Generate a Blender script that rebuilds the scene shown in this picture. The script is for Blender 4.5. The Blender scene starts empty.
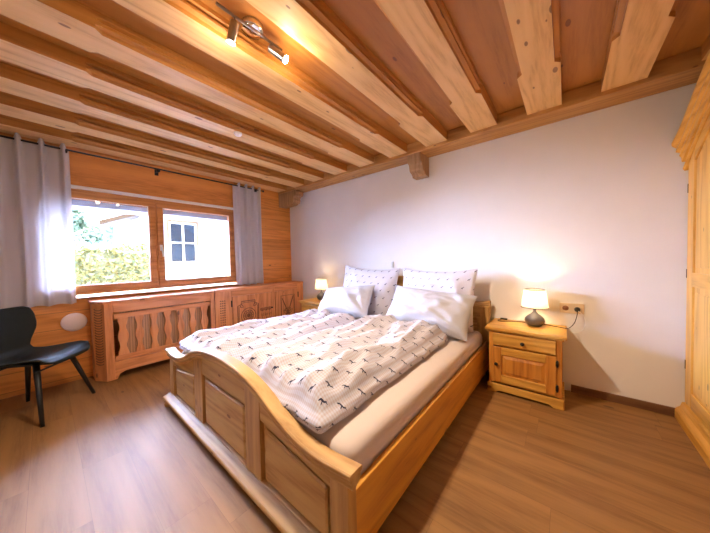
import bpy, bmesh, math, random
from mathutils import Vector, Matrix, noise, Quaternion
random.seed(7)
PI = math.pi
scn = bpy.context.scene
col = scn.collection

# ------------------------------------------------------------------ helpers
class MB:
    """collects shapes in world (or local) coordinates and links them as one mesh"""
    def __init__(s): s.v = []; s.f = []; s.sm = []; s.uv = {}
    def add(s, vs, fs, smooth=False):
        n = len(s.v); s.v += [tuple(v) for v in vs]
        for f in fs: s.f.append(tuple(n + i for i in f)); s.sm.append(smooth)
        return s
    def box(s, x0, x1, y0, y1, z0, z1):
        v = [(x, y, z) for x in (x0, x1) for y in (y0, y1) for z in (z0, z1)]
        return s.add(v, [(0,1,3,2),(4,6,7,5),(0,4,5,1),(2,3,7,6),(0,2,6,4),(1,5,7,3)])
    def prism(s, pts, axis, a, b, smooth=False):
        """polygon pts (2d) extruded along axis from a to b; 2d coords are the remaining axes in order"""
        def P(p, t):
            q = list(p); q.insert(axis, t); return tuple(q)
        n = len(pts)
        v = [P(p, a) for p in pts] + [P(p, b) for p in pts]
        f = [tuple(range(n)), tuple(range(2*n-1, n-1, -1))]
        s.add(v, f, False)
        v2 = v; n0 = len(s.v)
        return s.add(v2, [(i, (i+1) % n, n+(i+1) % n, n+i) for i in range(n)], smooth)
    def strip(s, lo, hi, axis, a, b):
        """solid between two 2d polylines of equal length, extruded along axis"""
        def P(p, t):
            q = list(p); q.insert(axis, t); return tuple(q)
        n = len(lo)
        v = [P(p, a) for p in lo] + [P(p, a) for p in hi] + [P(p, b) for p in lo] + [P(p, b) for p in hi]
        f = []
        for i in range(n-1):
            f += [(i, i+1, n+i+1, n+i), (2*n+i, 3*n+i, 3*n+i+1, 2*n+i+1), (i, 2*n+i, 2*n+i+1, i+1), (n+i, n+i+1, 3*n+i+1, 3*n+i)]
        f += [(0, n, 3*n, 2*n), (n-1, 3*n-1, 4*n-1, 2*n-1)]
        return s.add(v, f)
    def loft(s, secs, closed=True, cap=True, smooth=True):
        n = len(secs[0]); v = [p for q in secs for p in q]; f = []
        for k in range(len(secs)-1):
            for i in range(n if closed else n-1):
                j = (i+1) % n
                f.append((k*n+i, k*n+j, (k+1)*n+j, (k+1)*n+i))
        if cap and closed:
            f.append(tuple(range(n-1, -1, -1))); f.append(tuple((len(secs)-1)*n+i for i in range(n)))
        return s.add(v, f, smooth)
    def lathe(s, c, prof, n=32, axis=2, cap=True):
        """prof: (radius, offset along axis) from c"""
        secs = []
        for r, h in prof:
            ring = []
            for i in range(n):
                a = 2*PI*i/n; q = [r*math.cos(a), r*math.sin(a)]; q.insert(axis, h)
                ring.append((c[0]+q[0], c[1]+q[1], c[2]+q[2]))
            secs.append(ring)
        return s.loft(secs, True, cap)
    def tube(s, pts, r, n=8, r2=None, cap=True):
        pts = [Vector(p) for p in pts]; secs = []
        up = None
        for i, p in enumerate(pts):
            d = (pts[min(i+1, len(pts)-1)] - pts[max(i-1, 0)]).normalized()
            if up is None: up = Vector((0,0,1)) if abs(d.z) < .9 else Vector((1,0,0))
            a = d.cross(up).normalized(); b = a.cross(d).normalized(); up = b
            rr = r if r2 is None else r + (r2-r)*i/(len(pts)-1)
            secs.append([tuple(p + a*math.cos(2*PI*k/n)*rr + b*math.sin(2*PI*k/n)*rr) for k in range(n)])
        return s.loft(secs, True, cap)
    def grid(s, fn, nu, nv, smooth=True):
        v = [fn(i/nu, j/nv) for j in range(nv+1) for i in range(nu+1)]
        f = [(j*(nu+1)+i, j*(nu+1)+i+1, (j+1)*(nu+1)+i+1, (j+1)*(nu+1)+i) for j in range(nv) for i in range(nu)]
        return s.add(v, f, smooth)
    def build(s, name, mat, parent=None, bevel=0, seg=2, sub=0, uv=None, solid=0, loc=None, fixn=True):
        me = bpy.data.meshes.new(name)
        off = Vector((0,0,0))
        if parent is not None and not parent.get('_local'):
            q = parent
            while q is not None: off += q.location; q = q.parent
        elif parent is None and loc is not None: off = Vector(loc)
        me.from_pydata([tuple(Vector(v)-off) for v in s.v], [], s.f)
        me.polygons.foreach_set('use_smooth', s.sm)
        if uv:
            L = me.uv_layers.new(name='UVMap')
            for l in me.loops: L.data[l.index].uv = uv[l.vertex_index]
        if fixn:
            bm = bmesh.new(); bm.from_mesh(me)
            if not uv: bmesh.ops.remove_doubles(bm, verts=bm.verts, dist=1e-6)
            bmesh.ops.recalc_face_normals(bm, faces=bm.faces); bm.to_mesh(me); bm.free()
        me.materials.append(mat)
        o = bpy.data.objects.new(name, me); col.objects.link(o)
        if parent is not None: o.parent = parent
        elif loc is not None: o.location = loc
        if solid:
            m = o.modifiers.new('solid', 'SOLIDIFY'); m.thickness = solid; m.offset = 0
        if bevel:
            m = o.modifiers.new('bevel', 'BEVEL'); m.width = bevel; m.segments = seg; m.limit_method = 'ANGLE'; m.angle_limit = math.radians(35)
            m.harden_normals = False
        if sub:
            m = o.modifiers.new('sub', 'SUBSURF'); m.levels = sub; m.render_levels = sub
        return o

def tag(o, label, cat, group=None, kind=None):
    if label: o['label'] = label
    if cat: o['category'] = cat
    if group: o['group'] = group
    if kind: o['kind'] = kind
    return o
def thing(name, label, cat, loc, group=None, rz=0):
    o = bpy.data.objects.new(name, None); col.objects.link(o)
    o.empty_display_size = .05; o.location = loc; o.rotation_euler = (0,0,rz)
    return tag(o, label, cat, group)
def pieces(name, mat, parent, boxes, **k):
    return [MB().box(*q).build(name, mat, parent, **k) for q in boxes]
def struct(o): o['kind'] = 'structure'; return o
def copy_tree(o, parent=None):
    c = o.copy(); col.objects.link(c)
    if parent is not None: c.parent = parent
    for ch in list(o.children): copy_tree(ch, c)
    return c

# ------------------------------------------------------------------ materials
def new_mat(name):
    m = bpy.data.materials.new(name); m.use_nodes = True
    nt = m.node_tree; b = nt.nodes['Principled BSDF']
    return m, nt, b
def N(nt, t, **k):
    n = nt.nodes.new(t)
    for a, v in k.items():
        if a.startswith('i_'):
            key = a[2:]; key = int(key) if key.isdigit() else key.replace('_', ' ')
            n.inputs[key].default_value = v
        else: setattr(n, a, v)
    return n
def math_(nt, op, a, b=None, c=None):
    n = nt.nodes.new('ShaderNodeMath'); n.operation = op
    for i, x in enumerate((a, b, c)):
        if x is None: continue
        if isinstance(x, (int, float)): n.inputs[i].default_value = x
        else: nt.links.new(x, n.inputs[i])
    return n.outputs[0]
def mixc(nt, fac, a, b, mode='MIX'):
    n = nt.nodes.new('ShaderNodeMix'); n.data_type = 'RGBA'; n.blend_type = mode; n.clamp_factor = True
    for s_, x in ((0, fac), (6, a), (7, b)):
        if isinstance(x, (int, float)): n.inputs[s_].default_value = x
        elif isinstance(x, tuple): n.inputs[s_].default_value = (*x, 1)
        else: nt.links.new(x, n.inputs[s_])
    return n.outputs[2]
def ramp(nt, fac, stops):
    n = nt.nodes.new('ShaderNodeValToRGB'); e = n.color_ramp.elements
    while len(e) < len(stops): e.new(.5)
    for q, (p, c) in zip(e, stops):
        q.position = p; q.color = (*c, 1) if len(c) == 3 else c
    nt.links.new(fac, n.inputs[0]); return n.outputs[0]

def plain(name, c, rough=.5, metal=0, emit=None, es=0, spec=.5, noise_amt=0):
    m, nt, b = new_mat(name)
    b.inputs['Base Color'].default_value = (*c, 1); b.inputs['Roughness'].default_value = rough
    b.inputs['Metallic'].default_value = metal; b.inputs['Specular IOR Level'].default_value = spec
    if noise_amt:
        tc = N(nt, 'ShaderNodeTexCoord'); nz = N(nt, 'ShaderNodeTexNoise', i_Scale=3.0, i_Detail=5.0)
        nt.links.new(tc.outputs['Object'], nz.inputs['Vector'])
        c1 = tuple(x*(1-noise_amt) for x in c); c2 = tuple(min(1, x*(1+noise_amt)) for x in c)
        nt.links.new(ramp(nt, nz.outputs[0], [(.3, c1), (.7, c2)]), b.inputs['Base Color'])
    if emit: b.inputs['Emission Color'].default_value = (*emit, 1); b.inputs['Emission Strength'].default_value = es
    return m

def wood(name, light, dark, axis=0, rough=.45, knots=1.0, plank=None, knot_col=(.16,.055,.02), ring=9.0, seed=0.0, coat=0.0, bump=.15, vary=.25):
    """pine/oak grain running along axis; plank=(across axis, width, length or None, groove half width)"""
    m, nt, b = new_mat(name)
    tc = N(nt, 'ShaderNodeTexCoord'); sep = N(nt, 'ShaderNodeSeparateXYZ'); nt.links.new(tc.outputs['Object'], sep.inputs[0])
    oi = N(nt, 'ShaderNodeObjectInfo')
    co = [sep.outputs[i] for i in range(3)]
    shift = math_(nt, 'MULTIPLY', oi.outputs['Random'], 17.0)
    rnd = None; groove = None
    if plank:
        ac, w, ln, gw = plank
        q = math_(nt, 'DIVIDE', math_(nt, 'ADD', co[ac], 50.0+seed*.01), w)
        idx = math_(nt, 'FLOOR', q); fr = math_(nt, 'FRACT', q)
        d = math_(nt, 'MULTIPLY', math_(nt, 'MINIMUM', fr, math_(nt, 'SUBTRACT', 1.0, fr)), w)
        groove = math_(nt, 'LESS_THAN', d, gw)
        if ln:
            wn = N(nt, 'ShaderNodeTexWhiteNoise', noise_dimensions='1D'); nt.links.new(idx, wn.inputs['W'])
            q2 = math_(nt, 'ADD', math_(nt, 'DIVIDE', math_(nt, 'ADD', co[axis], 50.0), ln), wn.outputs[0])
            i2 = math_(nt, 'FLOOR', q2); f2 = math_(nt, 'FRACT', q2)
            d2 = math_(nt, 'MULTIPLY', math_(nt, 'MINIMUM', f2, math_(nt, 'SUBTRACT', 1.0, f2)), ln)
            groove = math_(nt, 'MAXIMUM', groove, math_(nt, 'LESS_THAN', d2, gw))
            idx = math_(nt, 'ADD', math_(nt, 'MULTIPLY', idx, 7.13), math_(nt, 'MULTIPLY', i2, 3.71))
        w2 = N(nt, 'ShaderNodeTexWhiteNoise', noise_dimensions='1D'); nt.links.new(idx, w2.inputs['W']); rnd = w2.outputs[0]
        shift = math_(nt, 'ADD', shift, math_(nt, 'MULTIPLY', rnd, 31.0))
    # stretched coordinates
    cmb = N(nt, 'ShaderNodeCombineXYZ'); k = 0
    for i in range(3):
        s_ = .09 if i == axis else 1.0
        v = math_(nt, 'MULTIPLY', co[i], s_)
        if i == axis: v = math_(nt, 'ADD', v, shift)
        else: v = math_(nt, 'ADD', v, math_(nt, 'MULTIPLY', shift, .37))
        nt.links.new(v, cmb.inputs[i])
    big = N(nt, 'ShaderNodeTexNoise', i_Scale=ring*.55, i_Detail=2.0, i_Roughness=.4); nt.links.new(cmb.outputs[0], big.inputs['Vector'])
    rings = math_(nt, 'FRACT', math_(nt, 'MULTIPLY', big.outputs[0], ring))
    rings = math_(nt, 'POWER', math_(nt, 'ABSOLUTE', math_(nt, 'SUBTRACT', math_(nt, 'MULTIPLY', rings, 2.0), 1.0)), 1.6)
    fine = N(nt, 'ShaderNodeTexNoise', i_Scale=70.0, i_Detail=3.0, i_Roughness=.6); nt.links.new(cmb.outputs[0], fine.inputs['Vector'])
    g = math_(nt, 'ADD', math_(nt, 'MULTIPLY', rings, .42), math_(nt, 'MULTIPLY', fine.outputs[0], .58))
    c = ramp(nt, g, [(.16, tuple(x*y for x, y in zip(dark, (.80,.74,.66)))), (.40, tuple((x+y)/2 for x, y in zip(dark, light))), (.66, light)])
    if rnd is not None:
        c = mixc(nt, vary*1.6, c, ramp(nt, rnd, [(0, tuple(x*.55 for x in light)), (1, tuple(min(1, x*1.25) for x in light))]))
    if knots:
        cm2 = N(nt, 'ShaderNodeCombineXYZ')
        for i in range(3):
            v = math_(nt, 'MULTIPLY', co[i], .42 if i == axis else 1.0)
            v = math_(nt, 'ADD', v, math_(nt, 'MULTIPLY', shift, 1.0 if i == axis else .61)); nt.links.new(v, cm2.inputs[i])
        vo = N(nt, 'ShaderNodeTexVoronoi', i_Scale=10.0); nt.links.new(cm2.outputs[0], vo.inputs['Vector'])
        sc = N(nt, 'ShaderNodeSeparateColor'); nt.links.new(vo.outputs['Color'], sc.inputs[0])
        on = math_(nt, 'LESS_THAN', sc.outputs[0], .95*knots)
        rr = math_(nt, 'ADD', .05, math_(nt, 'MULTIPLY', sc.outputs[1], .10))
        kn = math_(nt, 'MULTIPLY', on, math_(nt, 'SMOOTH_MIN', 1.0, math_(nt, 'MAXIMUM', 0.0, math_(nt, 'MULTIPLY', math_(nt, 'SUBTRACT', rr, vo.outputs['Distance']), 45.0)), .1))
        halo = math_(nt, 'MULTIPLY', on, math_(nt, 'MAXIMUM', 0.0, math_(nt, 'SUBTRACT', 1.0, math_(nt, 'DIVIDE', vo.outputs['Distance'], math_(nt, 'MULTIPLY', rr, 2.6)))))
        c = mixc(nt, math_(nt, 'MULTIPLY', halo, .45), c, dark)
        c = mixc(nt, math_(nt, 'MULTIPLY', kn, .8), c, knot_col)
    if groove is not None: c = mixc(nt, math_(nt, 'MULTIPLY', groove, .7), c, tuple(x*.35 for x in dark))
    nt.links.new(c, b.inputs['Base Color'])
    b.inputs['Roughness'].default_value = rough; b.inputs['Coat Weight'].default_value = coat; b.inputs['Coat Roughness'].default_value = .3
    bp = N(nt, 'ShaderNodeBump', i_Strength=bump, i_Distance=.004)
    h = math_(nt, 'MULTIPLY', g, .3)
    if groove is not None: h = math_(nt, 'SUBTRACT', h, math_(nt, 'MULTIPLY', groove, 1.5))
    nt.links.new(h, bp.inputs['Height']); nt.links.new(bp.outputs[0], b.inputs['Normal'])
    return m

def motif_cloth(name, base, check, ck=.35, cell=(.080, .072), msize=1.0, plainc=False, trans=0.0):
    m, nt, b = new_mat(name)
    tc = N(nt, 'ShaderNodeTexCoord'); sep = N(nt, 'ShaderNodeSeparateXYZ'); nt.links.new(tc.outputs['UV'], sep.inputs[0])
    u, v = sep.outputs[0], sep.outputs[1]
    c = None
    if not plainc:
        p = .0135
        su = math_(nt, 'GREATER_THAN', math_(nt, 'FRACT', math_(nt, 'DIVIDE', u, p)), .52)
        sv = math_(nt, 'GREATER_THAN', math_(nt, 'FRACT', math_(nt, 'DIVIDE', v, p)), .52)
        f = math_(nt, 'MULTIPLY', math_(nt, 'ADD', su, sv), .5)
        c = mixc(nt, math_(nt, 'MULTIPLY', f, ck*2), base, check)
        r_ = math_(nt, 'DIVIDE', v, cell[1]); ri = math_(nt, 'FLOOR', r_)
        odd = math_(nt, 'MULTIPLY', math_(nt, 'FRACT', math_(nt, 'MULTIPLY', ri, .5)), 1.0)
        q = math_(nt, 'ADD', math_(nt, 'DIVIDE', u, cell[0]), odd)
        lx = math_(nt, 'MULTIPLY', math_(nt, 'SUBTRACT', math_(nt, 'FRACT', q), .5), cell[0])
        ly = math_(nt, 'MULTIPLY', math_(nt, 'SUBTRACT', math_(nt, 'FRACT', r_), .5), cell[1])
        dmin = None
        for (cx, cy, an, a, bb) in ((0, 0, 20, .011, .0042), (.0095, .007, 70, .0085, .0027), (-.0085, -.007, 65, .0075, .0025), (.0035, -.008, 110, .0075, .0022), (.015, .011, 10, .005, .002)):
            cx *= msize; cy *= msize; a *= msize; bb *= msize
            ca, sa = math.cos(math.radians(an)), math.sin(math.radians(an))
            dx = math_(nt, 'SUBTRACT', lx, cx); dy = math_(nt, 'SUBTRACT', ly, cy)
            e1 = math_(nt, 'DIVIDE', math_(nt, 'ADD', math_(nt, 'MULTIPLY', dx, ca), math_(nt, 'MULTIPLY', dy, sa)), a)
            e2 = math_(nt, 'DIVIDE', math_(nt, 'SUBTRACT', math_(nt, 'MULTIPLY', dy, ca), math_(nt, 'MULTIPLY', dx, sa)), bb)
            d = math_(nt, 'ADD', math_(nt, 'MULTIPLY', e1, e1), math_(nt, 'MULTIPLY', e2, e2))
            dmin = d if dmin is None else math_(nt, 'MINIMUM', dmin, d)
        c = mixc(nt, math_(nt, 'LESS_THAN', dmin, 1.0), c, (.03, .03, .07))
        nt.links.new(c, b.inputs['Base Color'])
    else: b.inputs['Base Color'].default_value = (*base, 1)
    b.inputs['Roughness'].default_value = .85; b.inputs['Specular IOR Level'].default_value = .2
    b.inputs['Sheen Weight'].default_value = .15
    nz = N(nt, 'ShaderNodeTexNoise', i_Scale=14.0, i_Detail=4.0); nt.links.new(tc.outputs['UV'], nz.inputs['Vector'])
    bp = N(nt, 'ShaderNodeBump', i_Strength=.35, i_Distance=.01); nt.links.new(nz.outputs[0], bp.inputs['Height']); nt.links.new(bp.outputs[0], b.inputs['Normal'])
    return m

def translucent(name, c, f, rough=.9, c2=None):
    m, nt, b = new_mat(name)
    b.inputs['Base Color'].default_value = (*c, 1); b.inputs['Roughness'].default_value = rough; b.inputs['Specular IOR Level'].default_value = .1
    t = N(nt, 'ShaderNodeBsdfTranslucent'); t.inputs[0].default_value = (*(c2 or c), 1)
    mx = N(nt, 'ShaderNodeMixShader'); mx.inputs[0].default_value = f
    nt.links.new(b.outputs[0], mx.inputs[1]); nt.links.new(t.outputs[0], mx.inputs[2])
    nt.links.new(mx.outputs[0], nt.nodes['Material Output'].inputs[0])
    return m

PL = (.74, .46, .205); PD = (.50, .25, .085)      # light spruce, as on joists and bed
M = {}
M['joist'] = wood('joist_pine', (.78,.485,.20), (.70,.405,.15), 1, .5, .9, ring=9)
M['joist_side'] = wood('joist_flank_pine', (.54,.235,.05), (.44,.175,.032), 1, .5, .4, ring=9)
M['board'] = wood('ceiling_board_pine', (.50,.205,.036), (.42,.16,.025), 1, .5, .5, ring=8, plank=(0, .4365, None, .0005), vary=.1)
M['plate'] = wood('wall_beam_pine', (.54,.28,.08), (.42,.19,.048), 0, .5, .7)
M['corbel'] = wood('corbel_pine', (.42,.25,.12), (.32,.18,.08), 2, .5, .2)
M['wallwood'] = wood('wall_pine_boards', (.80,.33,.07), (.64,.23,.04), 1, .42, .8, plank=(2, .163, None, .0022), seed=0, vary=.2)
M['header'] = wood('wall_pine_header', (.82,.34,.08), (.66,.24,.05), 1, .42, .4, ring=5)
M['winwood'] = wood('window_pine', (.66,.29,.085), (.52,.20,.05), 1, .35, .15)
M['winwood_v'] = wood('window_pine_upright', (.66,.29,.085), (.52,.20,.05), 2, .35, .15)
M['cab'] = wood('cabinet_pine_flat', (.80,.35,.13), (.64,.24,.08), 1, .4, .5)
M['cab_v'] = wood('cabinet_pine_upright', (.80,.35,.13), (.64,.24,.08), 2, .4, .5)
M['cab_dark'] = wood('cabinet_pine_recess', (.60,.34,.17), (.42,.21,.09), 2, .5, 0, plank=(1, .022, None, .002))
M['carve'] = wood('carved_pine', (.26,.09,.03), (.18,.06,.02), 2, .5, 0)
M['bed_x'] = wood('bed_pine_cross', (.56,.34,.12), (.44,.235,.07), 0, .55, .9, coat=.0)
M['bed_y'] = wood('bed_pine_side', (.66,.31,.042), (.50,.20,.024), 1, .38, .8, coat=.2)
M['bed_z'] = wood('bed_pine_upright', (.54,.31,.105), (.40,.20,.056), 2, .38, .9, coat=.2)
M['ns_x'] = wood('nightstand_pine_flat', (.70,.38,.070), (.56,.26,.040), 0, .38, .4, coat=.2)
M['ns_z'] = wood('nightstand_pine_upright', (.62,.26,.040), (.46,.165,.022), 2, .38, .8, coat=.2)
M['ward_z'] = wood('wardrobe_pine_upright', (.80,.44,.095), (.68,.33,.055), 2, .4, 1.0, coat=.15)
M['ward_y'] = wood('wardrobe_pine_cross', (.78,.41,.07), (.62,.29,.035), 1, .4, .6, coat=.15)
M['floor'] = wood('oak_floor', (.33,.165,.050), (.22,.105,.031), 0, .60, .25, plank=(1, .19, 1.28, .0005), ring=7, vary=.10, bump=.08, knot_col=(.10,.05,.025))
M['basebd'] = wood('dark_baseboard', (.21,.10,.045), (.14,.06,.025), 0, .4, 0)
M['white'] = plain('white_plaster', (.80,.78,.76), .9, noise_amt=.02, spec=.2)
M['whitetrim'] = plain('white_lacquer', (.85,.83,.80), .4)
M['black'] = plain('black_metal', (.012,.012,.012), .45)
M['iron'] = plain('dark_iron', (.03,.022,.018), .4, metal=.6)
M['chair'] = plain('black_chair_shell', (.010,.014,.009), .6, spec=.3)
M['chairleg'] = plain('black_chair_leg', (.012,.012,.012), .4)
M['nickel'] = plain('brushed_nickel', (.34,.32,.31), .32, metal=1)
M['chrome'] = plain('chrome', (.80,.82,.86), .12, metal=1)
M['sheet'] = plain('fitted_sheet', (.64,.54,.49), .85, spec=.2)
M['cloth'] = motif_cloth('duvet_cloth', (.60,.61,.70), (.47,.36,.34), .34, msize=1.0)
M['cloth2'] = motif_cloth('pillow_cloth', (.64,.62,.67), (.50,.41,.38), .12, cell=(.095, .085), msize=.85)
M['plaincloth'] = motif_cloth('plain_pillow_cloth', (.51,.50,.53), (.7,.6,.5), plainc=True)
M['curtain'] = translucent('linen_curtain', (.88,.82,.80), .36, c2=(.34,.32,.34))
M['disk'] = plain('pale_disk', (.95,.82,.80), .5)
M['ceramic'] = plain('grey_ceramic', (.15,.14,.145), .28, metal=.35, noise_amt=.2)
M['shade'] = translucent('lamp_shade_cloth', (.60,.54,.46), .65, c2=(.55,.46,.34))
M['bulb'] = plain('glowing_bulb', (1,1,1), .5, emit=(1,.80,.52), es=14)
M['bulb2'] = plain('glowing_spot_bulb', (1,1,1), .5, emit=(1,.85,.62), es=70)
M['socket'] = plain('beige_socket_plastic', (.70,.56,.38), .4)
M['grey'] = plain('light_grey_plastic', (.62,.60,.56), .4)
M['cord'] = plain('dark_cord', (.03,.025,.02), .5)
M['extwall'] = plain('outside_plaster', (.34,.36,.40), .9, noise_amt=.02)
M['extbox'] = plain('outside_reveal', (.27,.31,.38), .7)
M['roofwood'] = wood('eave_timber', (.055,.028,.013), (.035,.017,.008), 0, .7, 0, plank=(1, .14, None, .006))
M['roofwood2'] = wood('outside_frame_timber', (.26,.17,.10), (.18,.11,.06), 2, .6, 0)
M['rooftile'] = plain('roof_tile', (.50,.48,.46), .8, noise_amt=.2)
M['farglass'] = plain('dark_window_glass', (.015,.025,.045), .2, spec=.25)
M['gravel'] = plain('pale_gravel', (.78,.78,.80), .95, noise_amt=.2)
M['bark'] = plain('bark', (.14,.10,.07), .9)
def leafmat(name, a, b_):
    m, nt, b = new_mat(name)
    tc = N(nt, 'ShaderNodeTexCoord'); nz = N(nt, 'ShaderNodeTexNoise', i_Scale=9.0, i_Detail=3.0)
    nt.links.new(tc.outputs['Object'], nz.inputs['Vector'])
    nt.links.new(ramp(nt, nz.outputs[0], [(.35, a), (.65, b_)]), b.inputs['Base Color']); b.inputs['Roughness'].default_value = .6
    return m
M['leafY'] = leafmat('hedge_leaf', (.07,.095,.03), (.30,.30,.12))
M['leafG'] = leafmat('tree_leaf', (.10,.16,.10), (.22,.28,.20))
def glassmat():
    m, nt, b = new_mat('window_glass')
    tr = N(nt, 'ShaderNodeBsdfTransparent'); gl = N(nt, 'ShaderNodeBsdfGlossy'); gl.inputs['Roughness'].default_value = .0
    lw = N(nt, 'ShaderNodeFresnel'); lw.inputs[0].default_value = 1.45
    mx = N(nt, 'ShaderNodeMixShader'); nt.links.new(lw.outputs[0], mx.inputs[0])
    nt.links.new(tr.outputs[0], mx.inputs[1]); nt.links.new(gl.outputs[0], mx.inputs[2])
    nt.links.new(mx.outputs[0], nt.nodes['Material Output'].inputs[0]); nt.nodes.remove(b)
    return m
M['glass'] = glassmat()

# ------------------------------------------------------------------ room shell
RX, RY, RZ = 4.98, -3.50, 2.388
struct(MB().box(-.30, RX+.1, RY-.1, .1, -.06, 0).build('floor', M['floor']))
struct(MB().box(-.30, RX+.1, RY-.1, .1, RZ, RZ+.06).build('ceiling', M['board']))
struct(MB().box(-.30, RX+.1, 0, .12, 0, RZ).build('wall_head', M['white']))
struct(MB().box(RX, RX+.1, RY, 0, 0, RZ).build('wall_right', M['white']))
struct(MB().box(-.30, RX+.1, RY-.1, RY, 0, RZ).build('wall_back', M['white']))
WY0, WY1, WZ0, WZ1 = -2.90, -.985, .85, 1.905       # window opening
w = MB()
w.box(-.30, 0, RY, 0, 0, WZ0-.03); w.box(-.30, 0, RY, WY0, WZ0-.03, RZ); w.box(-.30, 0, WY1, 0, WZ0-.03, RZ)
struct(w.build('wall_window', M['wallwood']))
struct(MB().box(-.30, .012, WY0, -.985, WZ1+.035, RZ).build('wall_header', M['header'], bevel=.003))
struct(MB().box(-.30, .022, WY0-.03, -.985, WZ1, WZ1+.034).build('trim_1', M['whitetrim'], bevel=.006, seg=3))
struct(MB().box(.0, .03, WY0-.03, -.95, WZ0-.040, WZ0-.028).build('trim_2', M['grey'], bevel=.004, seg=3))
struct(MB().box(3.80, 4.41, -.016, 0, 0, .062).box(1.25, 3.2, -.016, 0, 0, .062).build('baseboard_head', M['basebd'], bevel=.004))
struct(MB().box(RX-.016, RX, RY, -1.9, 0, .062).build('baseboard_right', M['basebd'], bevel=.004))
struct(MB().box(0, RX-.016, RY, RY+.016, 0, .062).build('baseboard_back', M['basebd'], bevel=.004))

# joists with stopped, moulded lower arrises
ordn = ['first','second','third','fourth','fifth','sixth','seventh','eighth','ninth','tenth','eleventh']
def joist(xc):
    W, zb, zt = .11, 2.30, RZ-.001
    ys = [RY+.23, -2.60, -2.592, -2.565, -.82, -.792, -.784, -.235]
    def sec(y, full):
        if full: pts = [(-W, zt), (-W, zb+.064), (-W, zb+.054), (-W, zb+.040), (-W, zb+.028), (-W, zb+.020), (-W, zb), (W, zb), (W, zb+.020), (W, zb+.028), (W, zb+.040), (W, zb+.054), (W, zb+.064), (W, zt)]
        else:
            h = [(W, zb+.064), (W-.022, zb+.056), (W-.004, zb+.042), (W-.004, zb+.030), (W-.026, zb+.020), (W-.028, zb)]
            pts = [(-W, zt)] + [(-a, z) for a, z in h] + [(a, z) for a, z in reversed(h)] + [(W, zt)]
        return [(xc+a, y, z) for a, z in pts]
    b = MB(); ful = [1,1,1,0,0,1,1,1]
    b.loft([sec(y, f) for y, f in zip(ys, ful)], smooth=False)
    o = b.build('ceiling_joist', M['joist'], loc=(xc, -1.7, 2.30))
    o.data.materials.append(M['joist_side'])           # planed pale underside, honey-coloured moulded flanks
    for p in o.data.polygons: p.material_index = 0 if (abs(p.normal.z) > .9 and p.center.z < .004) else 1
    return o
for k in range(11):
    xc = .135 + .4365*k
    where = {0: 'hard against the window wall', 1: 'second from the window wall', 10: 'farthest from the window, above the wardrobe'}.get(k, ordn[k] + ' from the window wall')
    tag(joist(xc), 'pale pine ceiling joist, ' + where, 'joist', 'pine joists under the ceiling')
# wall beams (head wall and, out of view, back wall)
tag(MB().box(0, RX, -.235, 0, 2.272, RZ-.002).build('wall_beam', M['plate'], bevel=.006, loc=(2.4,0,2.27)), 'long horizontal pine beam along the top of the white headboard wall', 'beam')
tag(MB().box(0, RX, RY, RY+.23, 2.272, RZ-.002).build('wall_beam', M['plate'], bevel=.006, loc=(2.4,RY,2.27)), 'horizontal pine beam on the wall opposite the headboard wall', 'beam')
# corbels
prof = [(-.225,2.271),(-.225,2.225),(-.216,2.19),(-.19,2.175),(-.18,2.15),(-.178,2.125),(-.165,2.105),(-.135,2.095),(-.11,2.08),(-.10,2.055),(-.001,2.055),(-.001,2.271)]
tag(MB().prism(prof, 0, 2.42, 2.575).build('beam_corbel', M['corbel'], bevel=.003, loc=(2.53,0,2.27)), 'carved pine corbel under the wall beam above the bed, against white wall', 'corbel')
profc = [(.001,2.271),(.44,2.271),(.47,2.25),(.475,2.215),(.455,2.185),(.41,2.175),(.392,2.155),(.40,2.12),(.375,2.085),(.30,2.062),(.20,2.058),(.001,2.055)]
b = MB()
n = len(profc); b.prism([(p[0], p[1]) for p in profc], 1, -.225, -.075)
tag(b.build('beam_corbel', M['corbel'], bevel=.003, loc=(0,-.15,2.27)), 'scalloped pine corbel in the corner where window wall meets white wall', 'corbel')

# ------------------------------------------------------------------ window
win = thing('window_1', None, None, (0, (WY0+WY1)/2, WZ0)); win['kind'] = 'structure'
X0, X1 = -.075, .005
pieces('frame_rail', M['winwood'], win, [(X0, X1, WY0, WY1, WZ0, WZ0+.045), (X0, X1, WY0, WY1, WZ1-.045, WZ1)], bevel=.004)
pieces('frame_post', M['winwood_v'], win, [(X0+.001, X1-.001, a, c, WZ0+.002, WZ1-.002) for a, c in ((WY0+.001, WY0+.045), (WY1-.045, WY1-.001), (-1.950, -1.905))], bevel=.004)
def sash(y0, y1, handle):
    z0, z1 = WZ0+.028, WZ1-.028; t = .062
    s = MB().box(-.05, .018, y0, y1, z0, z0+t).box(-.05, .018, y0, y1, z1-t, z1)
    s.box(-.05, .0175, y0, y0+t, z0+t, z1-t).box(-.05, .0175, y1-t, y1, z0+t, z1-t)
    o = s.build('window_sash', M['winwood'], win, bevel=.006, seg=3)
    g = MB().box(-.022, -.016, y0+t-.006, y1-t+.006, z0+t-.006, z1-t+.006).build('pane', M['glass'], o)
    b = MB()
    for (a0, a1, c0, c1) in ((y0+t, y1-t, z0+t, z0+t+.006), (y0+t, y1-t, z1-t-.006, z1-t), (y0+t, y0+t+.006, z0+t, z1-t), (y1-t-.006, y1-t, z0+t, z1-t)):
        b.box(-.012, .004, a0, a1, c0, c1)
    b.build('glazing_bead', M['whitetrim'], o)
    if handle:
        h = MB().box(.018, .027, y0+.018, y0+.044, 1.30, 1.37).tube([(.027, y0+.031, 1.335), (.05, y0+.031, 1.335)], .009)
        h.tube([(.05, y0+.031, 1.342), (.056, y0+.034, 1.30), (.056, y0+.04, 1.225)], .0095, r2=.008)
        h.build('window_handle', M['whitetrim'], o, bevel=.002)['label'] = 'white lever handle'
sash(-2.875, -1.935, False)
sash(-1.921, -1.012, True)
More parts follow.
